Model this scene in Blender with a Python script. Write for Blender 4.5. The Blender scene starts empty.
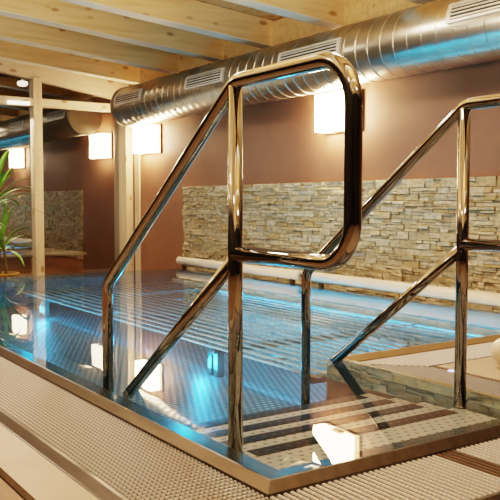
import bpy, bmesh, math, random
from mathutils import Vector, Matrix
random.seed(7)
S = bpy.context.scene
COL = S.collection

# ---------------------------------------------------------------- dimensions
X0, Y0 = 0.987, 1.374          # front left corner of the water
X1, Y1 = 2.000, 2.341          # corner of the deck beside the stairs
X2, YB = 3.55, 6.36            # far long side and far short side
XW = 3.95                      # right hand wall
YG = 8.30                      # glass wall
DECK = -0.022
LOW = -0.30                    # floor beyond the raised basin
PF = -0.24                     # pool floor
RT = 0.0190                    # rail tube radius


# ---------------------------------------------------------------- materials
def mat(name):
    m = bpy.data.materials.new(name)
    m.use_nodes = True
    nt = m.node_tree
    nt.nodes.clear()
    out = nt.nodes.new('ShaderNodeOutputMaterial')
    return m, nt, out


def N(nt, typ, **kw):
    n = nt.nodes.new(typ)
    for k, v in kw.items():
        if k in n.inputs:
            n.inputs[k].default_value = v
        else:
            setattr(n, k, v)
    return n


def L(nt, a, ao, b, bi):
    nt.links.new(a.outputs[ao], b.inputs[bi])


def rgb(h):
    h = h.lstrip('#')
    c = [int(h[i:i + 2], 16) / 255 for i in (0, 2, 4)]
    return tuple((x / 12.92 if x <= .04045 else ((x + .055) / 1.055) ** 2.4) for x in c) + (1,)


def ramp(nt, stops):
    r = nt.nodes.new('ShaderNodeValToRGB')
    e = r.color_ramp.elements
    while len(e) < len(stops):
        e.new(.5)
    for i, (p, c) in enumerate(stops):
        e[i].position = p
        e[i].color = c
    return r


def coords(nt, scale=(1, 1, 1), rot=(0, 0, 0)):
    t = nt.nodes.new('ShaderNodeTexCoord')
    mp = nt.nodes.new('ShaderNodeMapping')
    mp.inputs['Scale'].default_value = scale
    mp.inputs['Rotation'].default_value = rot
    L(nt, t, 'Object', mp, 'Vector')
    return mp


def simple(name, c1, c2=None, rough=.5, metal=0, scale=6, stretch=(1, 1, 1), bump=0, bscale=60, spec=.5, detail=5):
    m, nt, out = mat(name)
    b = N(nt, 'ShaderNodeBsdfPrincipled', Roughness=rough, Metallic=metal)
    b.inputs['Specular IOR Level'].default_value = spec
    mp = coords(nt, stretch)
    nz = N(nt, 'ShaderNodeTexNoise', Scale=scale, Detail=detail)
    L(nt, mp, 'Vector', nz, 'Vector')
    r = ramp(nt, [(.3, c1), (.7, c2 or c1)])
    L(nt, nz, 'Fac', r, 'Fac')
    L(nt, r, 'Color', b, 'Base Color')
    if bump:
        nb = N(nt, 'ShaderNodeTexNoise', Scale=bscale, Detail=4)
        L(nt, mp, 'Vector', nb, 'Vector')
        bp = N(nt, 'ShaderNodeBump', Strength=bump, Distance=.01)
        L(nt, nb, 'Fac', bp, 'Height')
        L(nt, bp, 'Normal', b, 'Normal')
    L(nt, b, 'BSDF', out, 'Surface')
    return m


def wood(name, c1, c2, c3, axis=0, rough=.5):
    m, nt, out = mat(name)
    b = N(nt, 'ShaderNodeBsdfPrincipled', Roughness=rough)
    sc = [9, 9, 9]
    sc[axis] = .7
    mp = coords(nt, sc)
    nz = N(nt, 'ShaderNodeTexNoise', Scale=2.2, Detail=6, Distortion=.6)
    L(nt, mp, 'Vector', nz, 'Vector')
    r = ramp(nt, [(.28, c1), (.5, c2), (.75, c3)])
    L(nt, nz, 'Fac', r, 'Fac')
    sk = [5.5, 5.5, 5.5]
    sk[axis] = 2.6
    mk = coords(nt, sk)
    vo = N(nt, 'ShaderNodeTexVoronoi', Scale=1.5)
    L(nt, mk, 'Vector', vo, 'Vector')
    rk = ramp(nt, [(.1, (1, 1, 1, 1)), (.19, (0, 0, 0, 1))])
    L(nt, vo, 'Distance', rk, 'Fac')
    mx = N(nt, 'ShaderNodeMixRGB')
    mx.inputs['Color2'].default_value = rgb('8a5526')
    ml = N(nt, 'ShaderNodeMath', operation='MULTIPLY')
    ml.inputs[1].default_value = .7
    L(nt, rk, 'Color', ml, 0)
    L(nt, ml, 'Value', mx, 'Fac')
    L(nt, r, 'Color', mx, 'Color1')
    L(nt, mx, 'Color', b, 'Base Color')
    L(nt, b, 'BSDF', out, 'Surface')
    return m


def dotted(name, base, dot, pitch, radius, metal=.6, rough=.35, squash=1.0, bump=.4, stagger=True):
    """sheet metal with a regular field of raised or punched dots"""
    m, nt, out = mat(name)
    b = N(nt, 'ShaderNodeBsdfPrincipled', Roughness=rough, Metallic=metal)
    t = nt.nodes.new('ShaderNodeTexCoord')
    sp = nt.nodes.new('ShaderNodeSeparateXYZ')
    L(nt, t, 'Object', sp, 'Vector')

    def mth(op, a, bv=None, bl=None):
        n = N(nt, 'ShaderNodeMath', operation=op)
        if isinstance(a, tuple):
            nt.links.new(a[0].outputs[a[1]], n.inputs[0])
        else:
            n.inputs[0].default_value = a
        if bl is not None:
            nt.links.new(bl[0].outputs[bl[1]], n.inputs[1])
        elif bv is not None:
            n.inputs[1].default_value = bv
        return (n, 0)
    u = mth('DIVIDE', (sp, 'X'), pitch)
    v = mth('DIVIDE', (sp, 'Y'), pitch * squash)
    if stagger:
        fl = mth('FLOOR', v)
        sh = mth('MULTIPLY', fl, .5)
        u = mth('ADD', u, bl=sh)
    fu = mth('SUBTRACT', mth('FRACT', u), .5)
    fv = mth('SUBTRACT', mth('FRACT', v), .5)
    d = mth('SQRT', mth('ADD', mth('MULTIPLY', fu, bl=fu), bl=mth('MULTIPLY', fv, bl=fv)))
    mr = N(nt, 'ShaderNodeMapRange')
    mr.inputs['From Min'].default_value = radius + .06
    mr.inputs['From Max'].default_value = radius - .06
    nt.links.new(d[0].outputs[0], mr.inputs['Value'])
    mx = N(nt, 'ShaderNodeMixRGB')
    mx.inputs['Color1'].default_value = base
    mx.inputs['Color2'].default_value = dot
    L(nt, mr, 'Result', mx, 'Fac')
    L(nt, mx, 'Color', b, 'Base Color')
    if bump:
        bp = N(nt, 'ShaderNodeBump', Strength=bump, Distance=.004)
        L(nt, mr, 'Result', bp, 'Height')
        L(nt, bp, 'Normal', b, 'Normal')
    L(nt, b, 'BSDF', out, 'Surface')
    return m


def emit(name, col, strength, warm_edge=None):
    m, nt, out = mat(name)
    e = N(nt, 'ShaderNodeEmission', Strength=strength)
    e.inputs['Color'].default_value = col
    L(nt, e, 0, out, 'Surface')
    return m


def see_through_mat(name, tint, f_ior, bump=0, bscale=2, rough=0, extra=0.0, gcol=(1, 1, 1, 1)):
    m, nt, out = mat(name)
    tr = N(nt, 'ShaderNodeBsdfTransparent')
    tr.inputs['Color'].default_value = tint
    gl = N(nt, 'ShaderNodeBsdfGlossy', Roughness=rough)
    gl.inputs['Color'].default_value = gcol
    fr = N(nt, 'ShaderNodeFresnel', IOR=f_ior)
    mx = N(nt, 'ShaderNodeMixShader')
    if bump:
        mp = coords(nt, (1, .8, 1))
        nz = N(nt, 'ShaderNodeTexNoise', Scale=bscale, Detail=2.5)
        L(nt, mp, 'Vector', nz, 'Vector')
        bp = N(nt, 'ShaderNodeBump', Strength=bump, Distance=.02)
        L(nt, nz, 'Fac', bp, 'Height')
        L(nt, bp, 'Normal', gl, 'Normal')
    if extra:
        ad = N(nt, 'ShaderNodeMath', operation='ADD', use_clamp=True)
        ad.inputs[1].default_value = extra
        L(nt, fr, 'Fac', ad, 0)
        L(nt, ad, 'Value', mx, 'Fac')
    else:
        L(nt, fr, 'Fac', mx, 'Fac')
    L(nt, tr, 0, mx, 1)
    L(nt, gl, 0, mx, 2)
    L(nt, mx, 0, out, 'Surface')
    return m


M = {}
M['chrome'] = simple('polished_steel', rgb('a3a09d'), rgb('989592'), rough=.05, metal=1, scale=3)
M['steel'] = simple('brushed_steel', rgb('786f67'), rgb('675f57'), rough=.33, metal=.85, scale=5, stretch=(8, 1, 8), bump=.03, bscale=40)
M['steel_lit'] = simple('lit_rim_steel', rgb('b29a78'), rgb('a38b6a'), rough=.4, metal=.35, scale=5)  # same rim steel, made brighter and warmer to suggest reflected light
M['steel_dark'] = simple('wet_steel', rgb('7d8580'), rgb('5f6a68'), rough=.25, metal=.8, scale=5)
M['duct'] = simple('galvanised_steel', rgb('c4bcae'), rgb('b3aa9b'), rough=.3, metal=1, scale=9, bump=.05, bscale=14)
M['vent'] = simple('vent_metal', rgb('cfc9bd'), rgb('bdb6a9'), rough=.4, metal=.4)
M['vent_dark'] = simple('vent_slot', rgb('3a352e'), rgb('2a2620'), rough=.6)
M['slat'] = simple('satin_steel', rgb('989a92'), rgb('858882'), rough=.35, metal=.35)
M['water'] = see_through_mat('pool_water', (.9, .96, .97, 1), 1.33, bump=.045, bscale=2.2, rough=.0)
M['glass'] = see_through_mat('window_glass', (.8, .8, .78, 1), 1.5, extra=.33)
M['poolfloor'] = dotted('studded_steel', rgb('414f56'), rgb('8a9c9e'), .032, .27, metal=.35, rough=.4, bump=.5)
M['poolwall'] = simple('pool_wall_steel', rgb('76807e'), rgb('5d6b6c'), rough=.3, metal=.6, scale=4)
M['tread'] = dotted('perforated_tread', rgb('bdb8b0'), rgb('665d52'), .034, .2, metal=0, rough=.35, squash=.8, bump=0)
M['nosing'] = dotted('dark_nosing', rgb('23190f'), rgb('6a5a48'), .034, .2, metal=.2, rough=.4, squash=.8, bump=0)


def grate_mat(name, axis, c, dark):
    m, nt, out = mat(name)
    b = N(nt, 'ShaderNodeBsdfPrincipled', Roughness=.5)
    t = nt.nodes.new('ShaderNodeTexCoord')
    sp = nt.nodes.new('ShaderNodeSeparateXYZ')
    L(nt, t, 'Object', sp, 'Vector')
    k = N(nt, 'ShaderNodeMath', operation='MULTIPLY')
    k.inputs[1].default_value = 2 * math.pi / .0125
    L(nt, sp, axis, k, 0)
    sn = N(nt, 'ShaderNodeMath', operation='SINE')
    L(nt, k, 'Value', sn, 0)
    r = ramp(nt, [(.15, dark), (.5, c)])
    mr = N(nt, 'ShaderNodeMapRange')
    mr.inputs['From Min'].default_value = -1
    L(nt, sn, 'Value', mr, 'Value')
    L(nt, mr, 'Result', r, 'Fac')
    L(nt, r, 'Color', b, 'Base Color')
    bp = N(nt, 'ShaderNodeBump', Strength=.5, Distance=.003)
    L(nt, mr, 'Result', bp, 'Height')
    L(nt, bp, 'Normal', b, 'Normal')
    L(nt, b, 'BSDF', out, 'Surface')
    return m


M['grate_y'] = grate_mat('white_grating_long', 'X', rgb('b2b2b6'), rgb('85796a'))
M['grate_x'] = grate_mat('white_grating_cross', 'Y', rgb('b2b2b6'), rgb('bdb2a2'))
M['grate'] = simple('white_grating', rgb('b2b2b6'), rgb('c1b7a8'), rough=.5, scale=30)
M['grate_dark'] = simple('brown_grating', rgb('5b4126'), rgb('4a331d'), rough=.5, scale=20)
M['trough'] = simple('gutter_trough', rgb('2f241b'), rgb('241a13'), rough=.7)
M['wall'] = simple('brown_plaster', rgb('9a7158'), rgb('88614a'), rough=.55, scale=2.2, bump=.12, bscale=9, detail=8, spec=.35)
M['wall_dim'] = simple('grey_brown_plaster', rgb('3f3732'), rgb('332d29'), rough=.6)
M['beam'] = wood('pine_beam', rgb('c8a674'), rgb('d8ba88'), rgb('e0c596'), axis=0)
M['deckboard'] = wood('pine_board', rgb('b0895a'), rgb('c39e6c'), rgb('cfab7a'), axis=1)
M['underside_lit'] = simple('lit_beam_underside', rgb('ddd6c4'), rgb('d0c8b4'), rough=.5, scale=4)  # pale tone stands in for light on the beam undersides
M['frame'] = wood('pale_window_wood', rgb('c2a988'), rgb('d2bc9c'), rgb('dbc8aa'), axis=2, rough=.45)
M['frame_h'] = wood('pale_head_wood', rgb('cdb798'), rgb('d6c3a6'), rgb('dccbb0'), axis=0, rough=.45)
M['chest'] = wood('honey_wood', rgb('7a4a20'), rgb('95602c'), rgb('a87036'), axis=0)
M['chest_top'] = simple('chest_edge', rgb('a08a70'), rgb('8c765c'), rough=.5)
M['tile'] = simple('beige_tile', rgb('b9a795'), rgb('ae9c89'), rough=.4, scale=5, bump=.03, bscale=30)
M['tile_brown'] = simple('brown_tile', rgb('94795c'), rgb('836950'), rough=.5, scale=4, bump=.05)
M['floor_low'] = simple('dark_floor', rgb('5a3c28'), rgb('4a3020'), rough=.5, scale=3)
M['roller'] = simple('white_vinyl', rgb('d9cbb8'), rgb('cfbfaa'), rough=.45, scale=8)
M['bracket'] = simple('bracket_metal', rgb('8d7760'), rgb('79654f'), rough=.35, metal=.9)
M['blue_cloth'] = simple('blue_cloth', rgb('3a66c0'), rgb('2c50a0'), rough=.8, scale=12, bump=.3)
M['leaf'] = simple('leaf_green', rgb('5f8a2c'), rgb('93b848'), rough=.45, scale=9)
M['stem'] = simple('plant_stem', rgb('7a6a48'), rgb('5f5236'), rough=.8)
M['basket'] = simple('straw_basket', rgb('c59a55'), rgb('a87e40'), rough=.8, scale=25, stretch=(1, 1, 6), bump=.5, bscale=40)
M['soil'] = simple('soil', rgb('3b2a1c'), rgb('2b1e14'), rough=.9)
M['cream'] = simple('cream_ceramic', rgb('e3d8c6'), rgb('d8ccb8'), rough=.4, scale=5)
M['shade'] = emit('lit_shade', (1, .74, .45, 1), 34)
M['blue_lens'] = emit('blue_lens', (.03, .55, 1, 1), .7)
M['violet'] = emit('violet_glow', (.72, .6, 1, 1), 1.2)
M['whiteglow'] = emit('white_glow', (1, .85, .65, 1), 2.2)
M['white'] = simple('white_metal', rgb('d8d0c4'), rgb('b2b2b6'), rough=.4)


def stone_mat():
    m, nt, out = mat('split_stone')
    b = N(nt, 'ShaderNodeBsdfPrincipled', Roughness=.75)
    g = nt.nodes.new('ShaderNodeNewGeometry')
    r = ramp(nt, [(0, rgb('bba983')), (.25, rgb('d2c29e')), (.5, rgb('dccdae')), (.75, rgb('ccbb98')), (.9, rgb('c4aa75')), (1, rgb('bdb6a6'))])
    L(nt, g, 'Random Per Island', r, 'Fac')
    mp = coords(nt, (1, 1, 1.6))
    nz = N(nt, 'ShaderNodeTexNoise', Scale=26, Detail=8, Roughness=.65)
    L(nt, mp, 'Vector', nz, 'Vector')
    rr = ramp(nt, [(.3, rgb('a3967f')), (.62, rgb('ffffff'))])
    L(nt, nz, 'Fac', rr, 'Fac')
    mx = N(nt, 'ShaderNodeMixRGB', blend_type='MULTIPLY')
    mx.inputs['Fac'].default_value = .75
    L(nt, r, 'Color', mx, 'Color1')
    L(nt, rr, 'Color', mx, 'Color2')
    L(nt, mx, 'Color', b, 'Base Color')
    bp = N(nt, 'ShaderNodeBump', Strength=.6, Distance=.015)
    L(nt, nz, 'Fac', bp, 'Height')
    L(nt, bp, 'Normal', b, 'Normal')
    L(nt, b, 'BSDF', out, 'Surface')
    return m


M['stone'] = stone_mat()


# ---------------------------------------------------------------- mesh helpers
def bx(bm, x0, x1, y0, y1, z0, z1):
    v = [bm.verts.new((x, y, z)) for z in (z0, z1) for y in (y0, y1) for x in (x0, x1)]
    for f in ((0, 2, 3, 1), (4, 5, 7, 6), (0, 1, 5, 4), (2, 6, 7, 3), (0, 4, 6, 2), (1, 3, 7, 5)):
        bm.faces.new([v[i] for i in f])
    return v


def hexa(bm, pts):
    """8 points: bottom four (ccw) then top four"""
    v = [bm.verts.new(p) for p in pts]
    for f in ((3, 2, 1, 0), (4, 5, 6, 7), (0, 1, 5, 4), (1, 2, 6, 5), (2, 3, 7, 6), (3, 0, 4, 7)):
        bm.faces.new([v[i] for i in f])


def fillet(pts, radii, n=10):
    pts = [Vector(p) for p in pts]
    out = [pts[0]]
    for i in range(1, len(pts) - 1):
        r = radii[i - 1]
        a = (pts[i - 1] - pts[i]).normalized()
        b = (pts[i + 1] - pts[i]).normalized()
        ang = a.angle(b)
        if r <= 0 or ang > 3.1:
            out.append(pts[i])
            continue
        t = r / math.tan(ang / 2)
        c = pts[i] + (a + b).normalized() * (r / math.sin(ang / 2))
        p0 = pts[i] + a * t
        p1 = pts[i] + b * t
        u, w = p0 - c, p1 - c
        tot = u.angle(w)
        ax = u.cross(w).normalized()
        for k in range(n + 1):
            out.append(c + Matrix.Rotation(tot * k / n, 3, ax) @ u)
    out.append(pts[-1])
    return out


def tube(bm, pts, r, seg=20, caps=True):
    pts = [Vector(p) for p in pts]
    rings = []
    t0 = (pts[1] - pts[0]).normalized()
    ref = Vector((1, 0, 0)) if abs(t0.x) < .9 else Vector((0, 1, 0))
    nrm = (ref - t0 * ref.dot(t0)).normalized()
    for i, p in enumerate(pts):
        if i == 0:
            t = t0
        elif i == len(pts) - 1:
            t = (pts[-1] - pts[-2]).normalized()
        else:
            t = ((pts[i + 1] - p).normalized() + (p - pts[i - 1]).normalized()).normalized()
        nrm = (nrm - t * nrm.dot(t)).normalized()
        bn = t.cross(nrm)
        rr = r[i] if isinstance(r, (list, tuple)) else r
        rings.append([bm.verts.new(p + (nrm * math.cos(2 * math.pi * k / seg) + bn * math.sin(2 * math.pi * k / seg)) * rr) for k in range(seg)])
    for a, b in zip(rings, rings[1:]):
        for k in range(seg):
            f = bm.faces.new((a[k], a[(k + 1) % seg], b[(k + 1) % seg], b[k]))
            f.smooth = True
    if caps:
        bm.faces.new(list(reversed(rings[0])))
        bm.faces.new(rings[-1])
    return rings


def lathe(bm, prof, seg=32, c=(0, 0, 0)):
    rings = []
    for r, z in prof:
        rings.append([bm.verts.new((c[0] + r * math.cos(2 * math.pi * k / seg), c[1] + r * math.sin(2 * math.pi * k / seg), c[2] + z)) for k in range(seg)])
    for a, b in zip(rings, rings[1:]):
        for k in range(seg):
            f = bm.faces.new((a[k], a[(k + 1) % seg], b[(k + 1) % seg], b[k]))
            f.smooth = True
    bm.faces.new(list(reversed(rings[0])))
    bm.faces.new(rings[-1])


def sheet(bm, poly, z0, z1=None):
    """polygon (ccw) as a flat face or a slab"""
    a = [bm.verts.new((x, y, z0)) for x, y in poly]
    if z1 is None:
        bm.faces.new(a)
        return
    b = [bm.verts.new((x, y, z1)) for x, y in poly]
    n = len(poly)
    bm.faces.new(list(reversed(a)))
    bm.faces.new(b)
    for i in range(n):
        bm.faces.new((a[i], a[(i + 1) % n], b[(i + 1) % n], b[i]))


def sweep_profile(bm, prof, path):
    """prof: list of (offset outward, z); path: closed or open list of (x, y, nx, ny) with mitre normals"""
    rows = [[bm.verts.new((x + nx * o, y + ny * o, z)) for o, z in prof] for x, y, nx, ny in path]
    for a, b in zip(rows, rows[1:]):
        for k in range(len(prof) - 1):
            bm.faces.new((a[k], b[k], b[k + 1], a[k + 1]))


def obj(name, bm, m, parent=None, bevel=0, smooth_angle=None, recalc=True):
    if recalc:
        bmesh.ops.recalc_face_normals(bm, faces=bm.faces[:])
    me = bpy.data.meshes.new(name)
    bm.to_mesh(me)
    bm.free()
    for x in (m if isinstance(m, (list, tuple)) else [m]):
        me.materials.append(x)
    o = bpy.data.objects.new(name, me)
    COL.objects.link(o)
    if parent:
        root = parent
        o.parent = parent
        o.matrix_parent_inverse = Matrix.Translation(parent.matrix_basis.translation).inverted() if not parent.parent else Matrix()
        if parent.parent or parent.type == 'MESH':
            o.matrix_parent_inverse = Matrix()
    if bevel:
        md = o.modifiers.new('bevel', 'BEVEL')
        md.width = bevel
        md.segments = 2
        md.limit_method = 'ANGLE'
    return o


def thing(name, label, cat, loc=(0, 0, 0), group=None):
    o = bpy.data.objects.new(name, None)
    COL.objects.link(o)
    o.location = loc
    o.empty_display_size = .05
    o['label'] = label
    o['category'] = cat
    if group:
        o['group'] = group
    return o


def tag(o, label, cat, group=None, kind=None):
    o['label'] = label
    o['category'] = cat
    if group:
        o['group'] = group
    if kind:
        o['kind'] = kind
    return o


def struct(name, bm, m, parent=None, **kw):
    o = obj(name, bm, m, parent, **kw)
    if not parent:
        o['kind'] = 'structure'
    return o


def B():
    return bmesh.new()


# ---------------------------------------------------------------- room shell
# low floor beyond the basin and the raised deck on the near sides
bm = B()
bx(bm, -2.6, XW, YB + .12, YG, LOW - .1, LOW)
bx(bm, X2 + .12, XW, Y1 - .3, YB + .12, LOW - .1, LOW)
struct('floor', bm, M['floor_low'])
bm = B()
bx(bm, .545, .655, -2.6, YB + .12, DECK - .12, DECK)
bx(bm, .655, XW, -2.6, 1.035, DECK - .12, DECK)
struct('floor_tile_strip', bm, M['tile'])
bm = B()
bx(bm, -2.6, .525, -2.6, YB + .12, DECK - .12, DECK - .002)
struct('floor_left', bm, M['tile_brown'])
bm = B()
bx(bm, .525, .545, -2.6, YB + .12, DECK - .12, DECK - .02)
struct('trim_1', bm, M['trough'])
# steel angle along the outer side of the gutter
bm = B()
prof = [(0, DECK - .1), (0, DECK + .002), (.012, DECK + .004), (.03, DECK - .012), (.036, DECK - .012), (.05, DECK + .001), (.05, DECK - .1)]
GX, GY = .705, 1.085
sweep_profile(bm, [(o, z) for o, z in prof], [(GX, YB + .1, -1, 0), (GX, GY, -1, -1), (XW, GY, 0, -1)])
struct('trim_2', bm, M['steel'])
# gutter trough
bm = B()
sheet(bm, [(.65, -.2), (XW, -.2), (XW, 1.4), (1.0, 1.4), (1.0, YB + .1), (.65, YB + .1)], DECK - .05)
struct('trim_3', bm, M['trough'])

# walls
ZT = lambda x: 2.02 - .085 * (x - 2.5)        # underside of the beams
bm = B()
bx(bm, XW, XW + .15, -2.75, YG + .2, LOW - .1, 2.6)
struct('wall_right', bm, M['wall'])
bm = B()
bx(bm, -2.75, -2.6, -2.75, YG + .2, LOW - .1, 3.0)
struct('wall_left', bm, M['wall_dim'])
bm = B()
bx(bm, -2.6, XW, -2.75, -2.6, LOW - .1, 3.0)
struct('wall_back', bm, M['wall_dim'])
# ceiling boards
bm = B()
hexa(bm, [(-2.6, -2.75, ZT(-2.6) + .21), (XW + .1, -2.75, ZT(XW + .1) + .21), (XW + .1, YG + .2, ZT(XW + .1) + .21), (-2.6, YG + .2, ZT(-2.6) + .21),
          (-2.6, -2.75, ZT(-2.6) + .26), (XW + .1, -2.75, ZT(XW + .1) + .26), (XW + .1, YG + .2, ZT(XW + .1) + .26), (-2.6, YG + .2, ZT(-2.6) + .26)])
struct('ceiling', bm, M['deckboard'])
# beams
ord_ = ['nearest pine ceiling beam in view, at the top edge above the duct', 'second pine ceiling beam in view, crossing over the round duct',
        'third pine ceiling beam, running down to the middle of the duct', 'fourth pine ceiling beam, next but one to the glass wall', 'pine ceiling beam closest to the glass wall, just above its frame']
vis = [4.52, 5.42, 6.18, 7.02, 7.88]
hid = [3.62, 2.72, 1.82, .92, .02, -.88, -1.78]


def beam_mesh(y):
    bm = B()
    w, h = .13, .205
    xa, xb = -2.6, XW
    hexa(bm, [(xa, y, ZT(xa)), (xb, y, ZT(xb)), (xb, y + w, ZT(xb)), (xa, y + w, ZT(xa)),
              (xa, y, ZT(xa) + h), (xb, y, ZT(xb) + h), (xb, y + w, ZT(xb) + h), (xa, y + w, ZT(xa) + h)])
    return bm


def strip_mesh(y):  # thin layer under the beam that carries the painted light
    bm = B()
    w = .13
    xa, xb = -2.6, XW
    hexa(bm, [(xa, y - .002, ZT(xa) - .006), (xb, y - .002, ZT(xb) - .006), (xb, y + w + .002, ZT(xb) - .006), (xa, y + w + .002, ZT(xa) - .006),
              (xa, y - .002, ZT(xa)), (xb, y - .002, ZT(xb)), (xb, y + w + .002, ZT(xb)), (xa, y + w + .002, ZT(xa))])
    return bm


for y, lb in zip(vis, ord_):
    o = obj('ceiling_beam', beam_mesh(y), M['beam'])
    tag(o, lb, 'beam', 'pine ceiling beams')
    obj('lit_underside', strip_mesh(y), M['underside_lit'], o)
for i, y in enumerate(hid):
    o = struct('trim_%d' % (20 + i), beam_mesh(y), M['beam'])
    obj('lit_underside', strip_mesh(y), M['underside_lit'], o)
# wall plate between beams over the duct
bm = B()
for a, b in zip(sorted(hid + vis), sorted(hid + vis)[1:]):
    bx(bm, XW - .05, XW, a + .13, b, ZT(XW) - .0, ZT(XW) + .2)
struct('trim_4', bm, M['beam'])

# stone cladding
bm = B()
bx(bm, XW - .008, XW, 1.4, 6.985, -.12, .757)
z = -.12
ztop = .762


def block(ya, yb, za, zb):
    d = random.choice([random.uniform(.014, .024), random.uniform(.018, .036)])
    e1, e2, e3, e4 = [d + random.uniform(-.006, .006) for _ in range(4)]
    g, c = .0006, .003
    hexa(bm, [(XW, ya + g, za + g), (XW, yb - g, za + g), (XW, yb - g, zb - g), (XW, ya + g, zb - g),
              (XW - e1, ya + g + c * random.random(), za + g + c * random.random()), (XW - e2, yb - g - c * random.random(), za + g + c * random.random()),
              (XW - e3, yb - g - c * random.random(), zb - g - c * random.random()), (XW - e4, ya + g + c * random.random(), zb - g - c * random.random())])


while z < ztop - .005:
    h = random.uniform(.036, .06)
    if z + h > ztop - .025:
        h = ztop - z
    y = 6.99
    while y > 1.4:
        l = random.uniform(.05, .19)
        y2 = max(1.4, y - l)
        kind = random.random()
        if kind < .3:
            block(y2, y, z, z + h)
        else:
            k = random.uniform(.3, .7)
            cuts = [0, k, 1] if kind < .8 or h < .06 else [0, .33, .66, 1]
            for c0, c1 in zip(cuts, cuts[1:]):
                if l > .13 and random.random() < .6:
                    ym = y2 + (y - y2) * random.uniform(.3, .7)
                    block(y2, ym, z + h * c0, z + h * c1)
                    block(ym, y, z + h * c0, z + h * c1)
                else:
                    block(y2, y, z + h * c0, z + h * c1)
        y = y2
    z += h
cl = struct('wall_right_stone_cladding', bm, M['stone'])

# glass wall
win = bpy.data.objects.new('window_1', None)
COL.objects.link(win)
win['kind'] = 'structure'
ZF = lambda x: 1.945 - .145 * (x - 2.5)       # underside of the head member
bm = B()
xa, xb = -2.6, XW
hexa(bm, [(xa, YG - .04, ZF(xa)), (xb, YG - .04, ZF(xb)), (xb, YG + .06, ZF(xb)), (xa, YG + .06, ZF(xa)),
          (xa, YG - .04, ZT(xa) + .2), (xb, YG - .04, ZT(xb) + .2), (xb, YG + .06, ZT(xb) + .2), (xa, YG + .06, ZT(xa) + .2)])
obj('window_frame', bm, M['frame_h'], win)
bm = B()
bx(bm, xa, XW - .09, YG - .05, YG + .05, 1.615, 1.70)
obj('transom', bm, M['frame_h'], win, bevel=.004)
for px in (2.89, 1.75, .6, -.55, -1.7):
    bm = B()
    bx(bm, px - .047, px + .047, YG - .06, YG + .05, LOW, ZF(px) + .03)
    obj('mullion', bm, M['frame'], win, bevel=.004)
bm = B()
bx(bm, XW - .09, XW, YG - .14, YG + .05, LOW, ZF(XW) + .03)
obj('corner_post', bm, M['frame'], win, bevel=.004)
bm = B()
bx(bm, XW - .02, XW, YG - .32, YG - .21, LOW, 1.45)
obj('corner_trim', bm, M['frame'], win, bevel=.003)
bm = B()
bx(bm, xa, XW - .09, YG - .04, YG + .04, LOW, LOW + .1)
obj('bottom_rail', bm, M['frame'], win)
bm = B()
for za, zb in ((LOW + .05, 1.65), (1.65, 1.9)):
    bm.faces.new([bm.verts.new(p) for p in ((xa, YG + .01, za), (XW - .05, YG + .01, za), (XW - .05, YG + .01, zb), (xa, YG + .01, zb))])
gp = obj('glass_pane', bm, M['glass'], win, recalc=False)

# dark terrace behind the glass
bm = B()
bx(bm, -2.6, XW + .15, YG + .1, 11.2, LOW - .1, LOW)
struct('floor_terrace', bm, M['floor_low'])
bm = B()
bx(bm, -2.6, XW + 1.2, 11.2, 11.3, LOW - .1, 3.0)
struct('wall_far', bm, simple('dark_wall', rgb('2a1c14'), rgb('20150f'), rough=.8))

# ---------------------------------------------------------------- pool
pool = thing('swimming_pool', 'stainless steel overflow pool with stair recess, water up to its rim', 'swimming pool', (2.2, 4, PF))
OUT = [(X0, YB), (X0, Y0), (X1, Y0)]
# floor
bm = B()
sheet(bm, [(X0, Y0), (X1 + .0, Y0), (X1 + .0, Y1), (X2, Y1), (X2, YB), (X0, YB)], PF - .03, PF)
obj('pool_floor', bm, M['poolfloor'], pool)
# rim: sloping overflow lip outside, short ledge and vertical wall inside


def ring(prof, close=True):
    s = 1
    pts = [(X0, Y0, -1, -1), (X1, Y0, 1, -1) if False else (X1, Y0, 0, -1)]
    return pts


rim_prof = [(-.007, -.02), (-.006, -.003), (0, .0015), (.006, .001), (.028, -.018), (.03, -.028), (.03, DECK - .06)]
wall_prof = [(-.03, PF), (-.03, -.03)]
# outer loop: far left, front left corner, front right (meets deck), deck corner, far right etc.
bm = B()
path = [(X2, YB, 1, 1), (X0, YB, -1, 1), (X0, Y0, -1, -1), (X1, Y0, 1, -1), (X1, Y1, 1, -1), (X2, Y1, 1, -1), (X2, YB, 1, 1)]
sweep_profile(bm, rim_prof, [(X2, Y1, 1, 0), (X2, YB, 1, 1), (X0, YB, -1, 1), (X0, Y0, -1, -1), (X1, Y0, 0, -1)])
obj('pool_rim', bm, M['steel'], pool)
bm = B()
sweep_profile(bm, rim_prof, [(X1, Y0, 1, 0), (X1, Y1, 1, -1), (X2, Y1, 0, -1)])
obj('deck_rim', bm, M['steel_lit'], pool)
# outside skirt towards the low floor
bm = B()
bx(bm, X0 - .02, X2 + .03, YB + .03, YB + .05, LOW, -.028)
bx(bm, X2 + .03, X2 + .05, Y1 - .03, YB + .05, LOW, -.028)
obj('pool_skirt', bm, M['poolwall'], pool)
# inner ledge strip seen under the water
bm = B()
sweep_profile(bm, [(-.078, PF), (-.078, -.018), (-.075, -.014), (-.0062, -.004)], [(X0, YB, -1, 0), (X0, Y0, -1, -1), (X1, Y0, 0, -1)])
obj('inner_ledge', bm, M['steel_dark'], pool)
bm = B()
sweep_profile(bm, [(-.03, PF), (-.03, -.03), (-.0062, -.004)], [(X1, Y0, 1, 0), (X1, Y1, 1, -1), (X2, Y1, 1, -1), (X2, YB, 1, 1), (X0, YB, 0, 1)])
obj('pool_wall', bm, M['poolwall'], pool)
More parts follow.
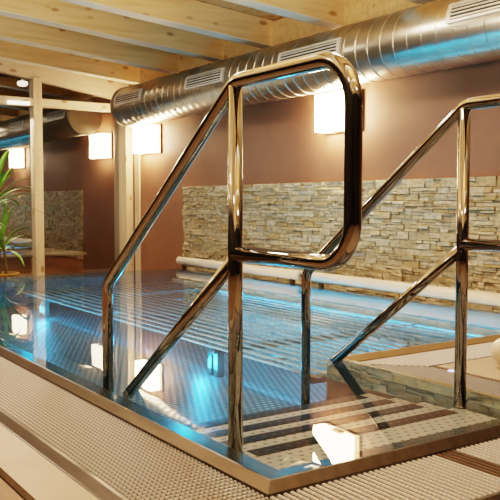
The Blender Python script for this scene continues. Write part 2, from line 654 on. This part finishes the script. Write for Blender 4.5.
# stairs
ends = [1.695, 1.835, 1.964, 2.10]
zs = [-.05, -.062, -.074, -.086]
ya = Y0 + .075
for ye, zz in zip(ends, zs):
    bm = B()
    xr = X1 - .056
    bx(bm, X0 + .078, xr, ya, ye, PF, zz)
    st = obj('step', bm, M['tread'], pool)
    bm = B()
    bx(bm, X0 + (.155 if ye < 1.7 else .09), xr - .05, ye - .049, ye + .002, zz - .02, zz + .002)
    obj('nosing', bm, M['nosing'], st)
    ya = ye

# water
bm = B()
sheet(bm, [(X0 - .001, Y0 - .001), (X1 + .001, Y0 - .001), (X1 + .001, Y1 - .001), (X2 + .001, Y1 - .001), (X2 + .001, YB + .001), (X0 - .001, YB + .001)], .002)
w = obj('pool_water', bm, M['water'], recalc=False)
tag(w, 'clear still water filling the steel pool, mirroring the lamps', 'water', kind='stuff')

# underwater bench of tubes
bench = thing('underwater_bench', 'submerged bench of long parallel steel slats with blue light beneath', 'bench', (2.7, 4.3, PF))
ns = 19
for i in range(ns):
    x = 2.0 + i * (3.36 - 2.0) / (ns - 1)
    bm = B()
    n = 12
    rows = [[bm.verts.new((x + .0165 * math.cos(2 * math.pi * k / n), y, -.10 + .0028 * math.sin(2 * math.pi * k / n))) for k in range(n)] for y in (2.45, 6.22)]
    for k in range(n):
        bm.faces.new((rows[0][k], rows[0][(k + 1) % n], rows[1][(k + 1) % n], rows[1][k])).smooth = True
    bm.faces.new(rows[0])
    bm.faces.new(rows[1])
    obj('slat', bm, M['slat'], bench)
for y in (2.5, 3.25, 4.45, 5.65, 6.05):
    bm = B()
    bx(bm, 1.985, 3.38, y - .02, y + .02, -.13, -.1035)
    obj('crossbar', bm, M['steel_dark'], bench)
for y in (3.25, 5.65):
    for x in (2.01, 3.34):
        bm = B()
        bx(bm, x - .02, x + .02, y - .035, y - .005, PF, -.119)
        bx(bm, x - .02, x + .02, y + .02, y + .05, PF, -.119)
        obj('leg', bm, M['steel_dark'], bench)
bm = B()
bx(bm, 3.39, 3.43, 2.42, 6.24, -.11, -.075)
obj('back_rail', bm, M['roller'], bench)

# underwater lights
ul = [(2.5, 5.45, 'far'), (2.5, 3.42, 'near'), (2.5, 4.45, 'mid'), (3.3, 5.9, 'back')]
labs = {'far': 'blue underwater light under the far end of the bench', 'near': 'blue underwater light under the near end of the bench front',
        'mid': 'blue underwater light under the middle of the bench', 'back': 'blue underwater light below the back of the bench at its far end'}


def lamp(name, kind, loc, energy, col, size=.05, rot=(0, 0, 0), size_y=None, spread=None):
    d = bpy.data.lights.new(name, kind)
    d.energy = energy
    d.color = col
    if kind == 'AREA':
        d.size = size
        if size_y:
            d.shape = 'RECTANGLE'
            d.size_y = size_y
        if spread:
            d.spread = spread
    else:
        d.shadow_soft_size = size
    o = bpy.data.objects.new(name, d)
    o.location = loc
    o.rotation_euler = rot
    COL.objects.link(o)
    return o


for x, y, k in ul:
    t = thing('underwater_light', labs[k], 'pool light', (x, y, PF), 'blue underwater lights')
    bm = B()
    lathe(bm, [(.05, 0), (.05, .012), (.042, .016)], 24, (x, y, PF))
    obj('housing', bm, M['steel'], t)
    bm = B()
    lathe(bm, [(.038, .0162), (.036, .020), (.02, .023)], 24, (x, y, PF))
    obj('lens', bm, M['blue_lens'], t)
for y in (3.3, 5.55):
    lamp('blue_pool_lamp', 'POINT', (1.95, y, -.17), 2.4, (.02, .5, 1), .03)
def aim(d):
    return Vector(d).to_track_quat('-Z', 'Y').to_euler()


BLUE = (.03, .55, 1)
lamp('blue_glow_fill', 'AREA', (1.968, 4.3, -.19), 13, BLUE, 3.5, aim((1, 0, .35)), .04)  # added unseen blue strips that tint the slats and inner wall
lamp('blue_glow_fill', 'AREA', (1.965, 4.3, -.055), 5, BLUE, 3.4, aim((1, 0, -.25)), .03)
lamp('blue_glow_fill', 'AREA', (3.36, 4.0, -.05), 2.5, BLUE, 2.8, aim((-1, 0, -.25)), .03)
lamp('blue_glow_fill', 'AREA', (2.7, 4.3, -.225), 5, BLUE, 3.5, aim((.3, 0, 1)), .1)
lamp('blue_glow_fill', 'AREA', (3.5, 3.9, -.13), 5, BLUE, 2.8, aim((-1, 0, .35)), .04)
lamp('blue_glow_fill', 'AREA', (3.445, 4.2, -.15), 6, BLUE, 3.2, aim((1, 0, .5)), .03)

# ---------------------------------------------------------------- handrails


def handrail(x, zpost, label):
    yp, yq, ye = 1.691, 2.484, 1.245
    zt, zb, zk = .905, .47, .322
    t = thing('handrail', label, 'handrail', (x, yp, zpost), 'steel stair handrails')
    bm = B()
    pts = fillet([(x, yq, PF), (x, yq, zk), (x, yp - .005, zt), (x, ye, zt), (x, ye, zb), (x, yp, zb)], [.07, .075, .10, .09])
    tube(bm, pts, RT, 24)
    obj('bent_rail', bm, M['chrome'], t)
    bm = B()
    tube(bm, [(x, yp, zpost), (x, yp, zt - .012)], RT, 24)
    po = obj('post', bm, M['chrome'], t)
    bm = B()
    lathe(bm, [(.0235, 0), (.0235, .004), (.0195, .006)], 28, (x, yp, zpost))
    obj('foot_flange', bm, M['chrome'], po)
    bm = B()
    s = (zb - .005) / (2.311 - yp)
    tube(bm, [(x, yp, zb - .012), (x, 2.33, zb - .012 - s * (2.33 - yp))], RT * .95, 24)
    obj('brace', bm, M['chrome'], t)
    bm = B()
    lathe(bm, [(.0235, 0), (.0235, .004), (.0195, .006)], 28, (x, yq, PF))
    obj('foot_flange', bm, M['chrome'], t)
    return t


handrail(1.102, -.05, 'large polished steel stair handrail in front, on the left side of the steps')
handrail(1.955, -.05, 'polished steel stair handrail on the right, cut by the right edge of the picture')

# ---------------------------------------------------------------- gutter gratings


def grating(name, label, x0, x1, y0, y1, along, dark=None, tri=None):
    """bars cross the channel; along = axis of the channel"""
    t = thing(name, label, 'grating', ((x0 + x1) / 2, (y0 + y1) / 2, DECK - .02), 'white gutter gratings')
    bm, bd = B(), B()
    pitch = .0175
    w = .0098
    a0, a1 = (y0, y1) if along == 'y' else (x0, x1)
    c0, c1 = (x0, x1) if along == 'y' else (y0, y1)
    n = int((a1 - a0) / pitch)
    for i in range(n):
        a = a0 + i * pitch
        b0, b1 = c0, c1
        if tri:
            b0, b1 = tri(a + w / 2, c0, c1)
            if b1 - b0 < .01:
                continue
        tgt = bd if dark and dark[0] < a < dark[1] else bm
        zt, zz = DECK + .001, DECK - .016
        ch = .0025
        prof = [(a, zz), (a + w, zz), (a + w, zt - ch), (a + w - ch, zt), (a + ch, zt), (a, zt - ch)]
        rings = []
        for c in (b0, b1):
            rings.append([tgt.verts.new((c, p, q) if along == 'y' else (p, c, q)) for p, q in prof])
        for k in range(6):
            tgt.faces.new((rings[0][k], rings[0][(k + 1) % 6], rings[1][(k + 1) % 6], rings[1][k]))
        tgt.faces.new(list(reversed(rings[0])))
        tgt.faces.new(rings[1])
    obj('bar_field', bm, M['grate_' + along], t)
    if dark:
        obj('dark_bars', bd, M['grate_dark'], t)['label'] = 'four dark brown bars'
    bm = B()
    m = 5
    if not tri:
        for k in range(m):
            c = c0 + (k + .5) * (c1 - c0) / m
            if along == 'y':
                bx(bm, c - .003, c + .003, y0, y1, DECK - .02, DECK - .006)
            else:
                bx(bm, x0, x1, c - .003, c + .003, DECK - .02, DECK - .006)
        obj('connector', bm, M['grate'], t)
    else:
        bm.free()
    return t


grating('gutter_grating', 'long white slatted gutter grating along the left side of the pool', GX + .002, X0 - .034, 1.09, YB, 'y',
        tri=lambda a, c0, c1: (c0, min(c1, c0 + max(0, (a - 1.09)) * 1.0 + 0) if a < 1.335 else c1))
grating('gutter_grating', 'white slatted gutter grating in front of the stair end, with dark bars', GX + .01, 2.6, GY + .005, Y0 - .034, 'x', dark=(1.465, 1.535),
        tri=lambda a, c0, c1: (c0, min(c1, c0 + max(0, (a - GX - .01)))))

# ---------------------------------------------------------------- deck beside the stairs
deck = thing('pool_deck', 'low beige tiled deck corner beside the right handrail', 'deck', (2.9, 1.9, DECK))
bm = B()
sheet(bm, [(X1 + .27, Y0 + .0), (XW, Y0 + .0), (XW, Y1 - .26), (X1 + .27, Y1 - .26)], DECK - .1, DECK + .002)
obj('tile_field', bm, M['tile'], deck, bevel=.002)
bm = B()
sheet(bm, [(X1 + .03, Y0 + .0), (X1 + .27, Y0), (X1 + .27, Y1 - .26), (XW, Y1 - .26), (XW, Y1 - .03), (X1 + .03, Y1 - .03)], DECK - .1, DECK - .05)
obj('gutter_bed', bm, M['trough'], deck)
grating('gutter_grating', 'white gutter grating on the deck corner, along the far water edge', X1 + .04, XW, Y1 - .24, Y1 - .034, 'x',
        tri=lambda a, c0, c1: (max(c0, c1 - max(0, a - X1 - .04)), c1))
grating('gutter_grating', 'white gutter grating on the deck corner, beside the right handrail', X1 + .034, X1 + .245, Y0 + .01, Y1 - .05, 'y',
        tri=lambda a, c0, c1: (c0, min(c1, c0 + max(0, Y1 - .05 - a))))
bm = B()
lathe(bm, [(.012, 0), (.012, .004), (.008, .006)], 16, (2.245, 1.985, DECK))
tag(obj('deck_disc', bm, M['violet']), 'tiny violet glowing disc in the deck grating', 'light')  # small emissive disc at the grating joint
# rounded cream object at right edge
bm = B()
lathe(bm, [(.036, 0), (.04, .004), (.042, .012), (.038, .018), (.046, .026), (.056, .042), (.06, .062), (.057, .083), (.046, .1), (.028, .112), (.008, .116)], 40, (2.455, 1.9, DECK + .002))
tag(obj('cream_globe', bm, M['cream']), 'rounded cream globe on a small foot, on the deck at the right edge', 'ornament')

# ---------------------------------------------------------------- cover rollers


def roller(y0, y1, label):
    t = thing('cover_roller', label, 'roller', (3.6, (y0 + y1) / 2, -.028), 'white pool cover rollers')
    bm = B()
    tube(bm, [(3.6, y0, .063), (3.6, y0 + .012, .063), (3.6, y0 + .012, .063), (3.6, y1 - .012, .063), (3.6, y1, .063)], [.028, .037, .037, .037, .028], 28)
    obj('roll', bm, M['roller'], t)
    for y in (y0 + .1, y1 - .1):
        bm = B()
        bx(bm, 3.585, 3.615, y - .015, y + .015, -.028, .03)
        obj('bracket', bm, M['bracket'], t)
    for y, s in ((y0, -1), (y1, 1)):
        bm = B()
        tube(bm, [(3.6, y, .063), (3.6, y + s * .03, .063)], .012, 14)
        obj('axle', bm, M['bracket'], t)
    return t


roller(4.64, 6.49, 'white pool cover roller nearer the glass wall, behind the front handrail')
roller(2.45, 4.5, 'white pool cover roller on the right, running behind the right handrail')

# ---------------------------------------------------------------- wall lamps


def wall_lamp(y0, y1, z0, z1, label):
    yc = (y0 + y1) / 2
    t = thing('wall_lamp', label, 'wall lamp', (XW, yc, z0), 'cube wall lamps')
    bm = B()
    bx(bm, 3.82, XW - .02, y0, y1, z0, z1)
    obj('lamp_shade', bm, M['shade'], t, bevel=.006)
    bm = B()
    bx(bm, XW - .02, XW, y0 - .05, y1 + .02, z0 - .01, z1 + .01)
    obj('back_plate', bm, M['bracket'], t)
    bm = B()
    bx(bm, 3.86, 3.9, yc - .1, yc + .0, z0 - .015, z0 - .001)
    obj('bracket', bm, M['bracket'], t)
    return t


wall_lamp(7.52, 7.90, 1.135, 1.415, 'glowing cube wall lamp at the left end, next to the glass wall')
wall_lamp(4.40, 4.76, 1.135, 1.415, 'glowing cube wall lamp in the middle, behind the loop of the front handrail')

# ---------------------------------------------------------------- spiral duct
DX, DZ, DR = 3.69, 1.61, .205
duct = thing('ventilation_duct', 'shiny round spiral steel ventilation duct along the brown wall under the beams', 'duct', (DX, 5, DZ))
bm = B()
yy0, yy1 = -1.0, 7.72
tube(bm, [(DX, yy0, DZ), (DX, yy1, DZ)], DR, 64)
obj('duct_tube', bm, M['duct'], duct)
bm = B()
turns = int((yy1 - yy0) / .115)
seg = 40
prev = None
for i in range(turns * seg + 1):
    a = 2 * math.pi * i / seg
    y = yy0 + .003 + (yy1 - yy0 - .03) * i / (turns * seg)
    u = (math.cos(a), math.sin(a))
    cur = [bm.verts.new((DX + u[0] * r, y + dy, DZ + u[1] * r)) for r, dy in ((DR - .001, 0), (DR + .0025, .003), (DR + .0025, .008), (DR - .001, .011))]
    if prev:
        for k in range(3):
            bm.faces.new((prev[k], prev[k + 1], cur[k + 1], cur[k])).smooth = False
    prev = cur
obj('spiral_seam', bm, M['duct'], duct)
bm = B()
tube(bm, [(DX, yy1 - .03, DZ), (DX, yy1 + .01, DZ)], DR + .006, 64)
obj('end_cap', bm, M['duct'], duct)


def vent(y0, y1, ang):
    """grille bent round the duct's room side; ang = elevation of its middle"""
    def P(a, r, y):
        return (DX - math.cos(a) * r, y, DZ + math.sin(a) * r)
    half = .2
    v = None
    bm = B()

    def patch(bm, ya, yb, a0, a1, r0, r1, n=6):
        lo = [[bm.verts.new(P(a0 + (a1 - a0) * k / n, r, y)) for k in range(n + 1)] for y in (ya, yb) for r in (r0, r1)]
        A, Bq, Cq, D = lo
        for k in range(n):
            bm.faces.new((Bq[k], Bq[k + 1], D[k + 1], D[k]))
            bm.faces.new((A[k], A[k + 1], Bq[k + 1], Bq[k]))
            bm.faces.new((Cq[k], Cq[k + 1], D[k + 1], D[k]))
        bm.faces.new((A[0], Bq[0], D[0], Cq[0]))
        bm.faces.new((A[n], Bq[n], D[n], Cq[n]))
    r0, r1 = DR - .004, DR + .016
    a0, a1 = ang - half, ang + half
    b = .07
    patch(bm, y0, y1, a0 - b, a0, r0, r1, 2)
    patch(bm, y0, y1, a1, a1 + b, r0, r1, 2)
    patch(bm, y0, y0 + .03, a0, a1, r0, r1)
    patch(bm, y1 - .03, y1, a0, a1, r0, r1)
    v = obj('air_vent', bm, M['vent'], duct)
    v['label'] = 'pale slotted air vent grille'
    bm = B()
    patch(bm, y0 + .03, y1 - .03, a0, a1, r0, DR + .008)
    obj('vent_opening', bm, M['vent_dark'], v)
    bm = B()
    for k in range(4):
        a = a0 + (k + .5) * (a1 - a0) / 4
        patch(bm, y0 + .03, y1 - .03, a - .02, a + .02, r0, DR + .014, 1)
    obj('vent_slats', bm, M['vent'], v)


vent(7.02, 7.62, .2)
vent(5.52, 6.14, .16)
vent(4.07, 4.76, .12)
vent(2.5, 3.15, .26)

# ---------------------------------------------------------------- plant by the glass
plant = thing('potted_plant', 'green spiky potted plant in a straw basket at the left edge', 'plant', (2.0, 6.9, LOW))
px, py = 2.08, 6.92
bm = B()
lathe(bm, [(.09, 0), (.115, .08), (.135, .2), (.14, .27), (.148, .275), (.148, .292), (.13, .292), (.125, .26)], 36, (px, py, LOW))
obj('basket', bm, M['basket'], plant)
bm = B()
lathe(bm, [(.12, .25), (.12, .262), (.02, .268)], 24, (px, py, LOW))
obj('soil', bm, M['soil'], plant)
bm = B()
stems = [((px - .02, py, LOW + .26), (px - .02, py + .01, .25), (px - .03, py + .02, .70)), ((px + .03, py - .03, LOW + .26), (px + .03, py - .04, .0), (px + .0, py - .05, .28)), ((px - .03, py + .04, LOW + .26), (px - .1, py + .04, .1), (px - .15, py + .03, .5))]
for s in stems:
    tube(bm, s, [.016, .014, .01], 10)
obj('stem', bm, M['stem'], plant)
bm = B()


def leaf(bm, base, az, el, ln, wd, droop):
    d = Vector((math.cos(az), math.sin(az), 0))
    side = Vector((-math.sin(az), math.cos(az), 0))
    n = 9
    prev = None
    p = Vector(base)
    e = el
    for i in range(n + 1):
        t = i / n
        wv = wd * (math.sin(math.pi * min(1, .12 + t * .88)) ** .7) * (1 - t * .25)
        if i == n:
            wv = .0006
        up = Vector((-d.x * math.sin(e), -d.y * math.sin(e), math.cos(e)))
        cur = [bm.verts.new(p + side * wv + up * wv * .3), bm.verts.new(p), bm.verts.new(p - side * wv + up * wv * .3)]
        if prev:
            for k in range(2):
                bm.faces.new((prev[k], prev[k + 1], cur[k + 1], cur[k])).smooth = True
        prev = cur
        p = p + (d * math.cos(e) + Vector((0, 0, math.sin(e)))) * (ln / n)
        e -= droop / n * (.4 + 1.2 * t)


for s, cnt, l0 in ((stems[0], 25, .52), (stems[1], 18, .42), (stems[2], 14, .40)):
    top = Vector(s[2])
    for i in range(cnt):
        az = i * 2.399 + random.uniform(-.2, .2)
        q = i / cnt
        leaf(bm, top - Vector((0, 0, .13 * (1 - q))), az, .15 + 1.2 * q + random.uniform(-.1, .1), l0 * random.uniform(.8, 1.1), random.uniform(.014, .021), random.uniform(.7, 1.5))
obj('foliage', bm, M['leaf'], plant, recalc=False)

# ---------------------------------------------------------------- behind the glass
chest = thing('wooden_surround', 'honey coloured wooden tub surround standing behind the glass wall', 'tub surround', (2.6, 9.4, LOW))
bm = B()
bx(bm, 1.2, 3.72, 9.1, 10.2, LOW, -.03)
obj('panel', bm, M['chest'], chest)
bm = B()
bx(bm, 1.16, 3.76, 9.06, 10.24, -.03, .0)
obj('top_edge', bm, M['chest_top'], chest, bevel=.005)
for x in (1.9, 2.5, 3.1, 3.69):
    bm = B()
    bx(bm, x - .03, x + .03, 9.085, 9.1, LOW, -.03)
    obj('batten', bm, M['chest'], chest)
bm = B()
n = 24
rows = []
for i in range(n + 1):
    u = i / n
    x = 2.1 + .95 * u
    z = .004 + .11 * math.sin(math.pi * (1 - u) * .5) ** 2 * (1 if u < 1 else 0) + .006 * math.sin(u * 30)
    rows.append([bm.verts.new((x, 9.15 + .5 * k / 6, z * (1 - .3 * abs(k - 3) / 3) + .004)) for k in range(7)])
for a, b in zip(rows, rows[1:]):
    for k in range(6):
        bm.faces.new((a[k], a[k + 1], b[k + 1], b[k])).smooth = True
r = bmesh.ops.extrude_face_region(bm, geom=bm.faces[:])
for v in r['geom']:
    if isinstance(v, bmesh.types.BMVert):
        v.co.z = .0005
tag(obj('blue_towel', bm, M['blue_cloth']), 'folded blue towel lying on the wooden surround behind the glass', 'towel')

bm = B()
bx(bm, 2.57, 2.8, YG - .075, YG - .05, 1.62, 1.655)
tag(obj('glowing_bar', bm, M['whiteglow'], bevel=.004), 'short white glowing bar on the window transom at the left', 'light')  # emissive bar fixed below the transom
t = thing('pane_spot', 'small white spotlight hanging behind the upper left window pane', 'spot', (3.08, 9.3, 2.1))  # small emissive shape on a stem behind the pane
bm = B()
lathe(bm, [(.045, 0), (.06, .012), (.06, .05), (.02, .06)], 24, (3.08, 9.3, 1.97))
obj('spot_head', bm, M['whiteglow'], t)
bm = B()
tube(bm, [(3.08, 9.3, 2.025), (3.08, 9.3, 2.1)], .012, 10)
obj('spot_stem', bm, M['white'], t)
bm = B()
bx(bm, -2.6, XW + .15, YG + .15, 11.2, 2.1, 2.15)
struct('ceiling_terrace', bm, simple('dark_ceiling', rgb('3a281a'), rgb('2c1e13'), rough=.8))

# ---------------------------------------------------------------- lights
WARM = (1, .87, .69)
WARM2 = (1, .9, .77)
R90 = math.pi / 2
# added fill lights over the deck and the pool, without fittings
for x, y, e in ((-.6, .6, 3), (-.6, 3.0, 3), (-.6, 5.6, 5), (1.6, -.8, 5), (1.9, 2.1, 10), (2.3, 4.2, 18), (2.2, 6.7, 12)):
    lamp('overhead_fill', 'AREA', (x, y, ZT(x) - .02), e, WARM2, .3)
# added unseen fills facing up to brighten the beams
for x, y, e in ((-1.2, -.8, 40), (-1.0, 2.6, 50), (-.4, 5.2, 45), (1.2, .4, 50), (2.4, 2.6, 24), (1.0, 3.6, 40)):
    lamp('upward_fill', 'AREA', (x, y, 1.25), e, WARM, .5, (math.pi, 0, 0))
lamp('terrace_fill', 'AREA', (2.6, 8.7, 1.5), 22, WARM, .4)  # added fill so the surround behind the glass shows

W_ = bpy.data.worlds.new('World')
S.world = W_
W_.use_nodes = True
W_.node_tree.nodes['Background'].inputs['Color'].default_value = (.05, .035, .025, 1)
W_.node_tree.nodes['Background'].inputs['Strength'].default_value = 1

# ---------------------------------------------------------------- camera
cd = bpy.data.cameras.new('camera')
cd.sensor_width = 36
cd.lens = 794.3 / 500 * 36
cd.clip_start = .02
cam = bpy.data.objects.new('camera', cd)
COL.objects.link(cam)
cam.location = (0, 0, .6)
cam.rotation_euler = (math.radians(90 - 3.40), 0, math.radians(-34.15))
S.camera = cam
S.view_settings.view_transform = 'Filmic'
S.view_settings.look = 'High Contrast'
S.view_settings.exposure = 0.75
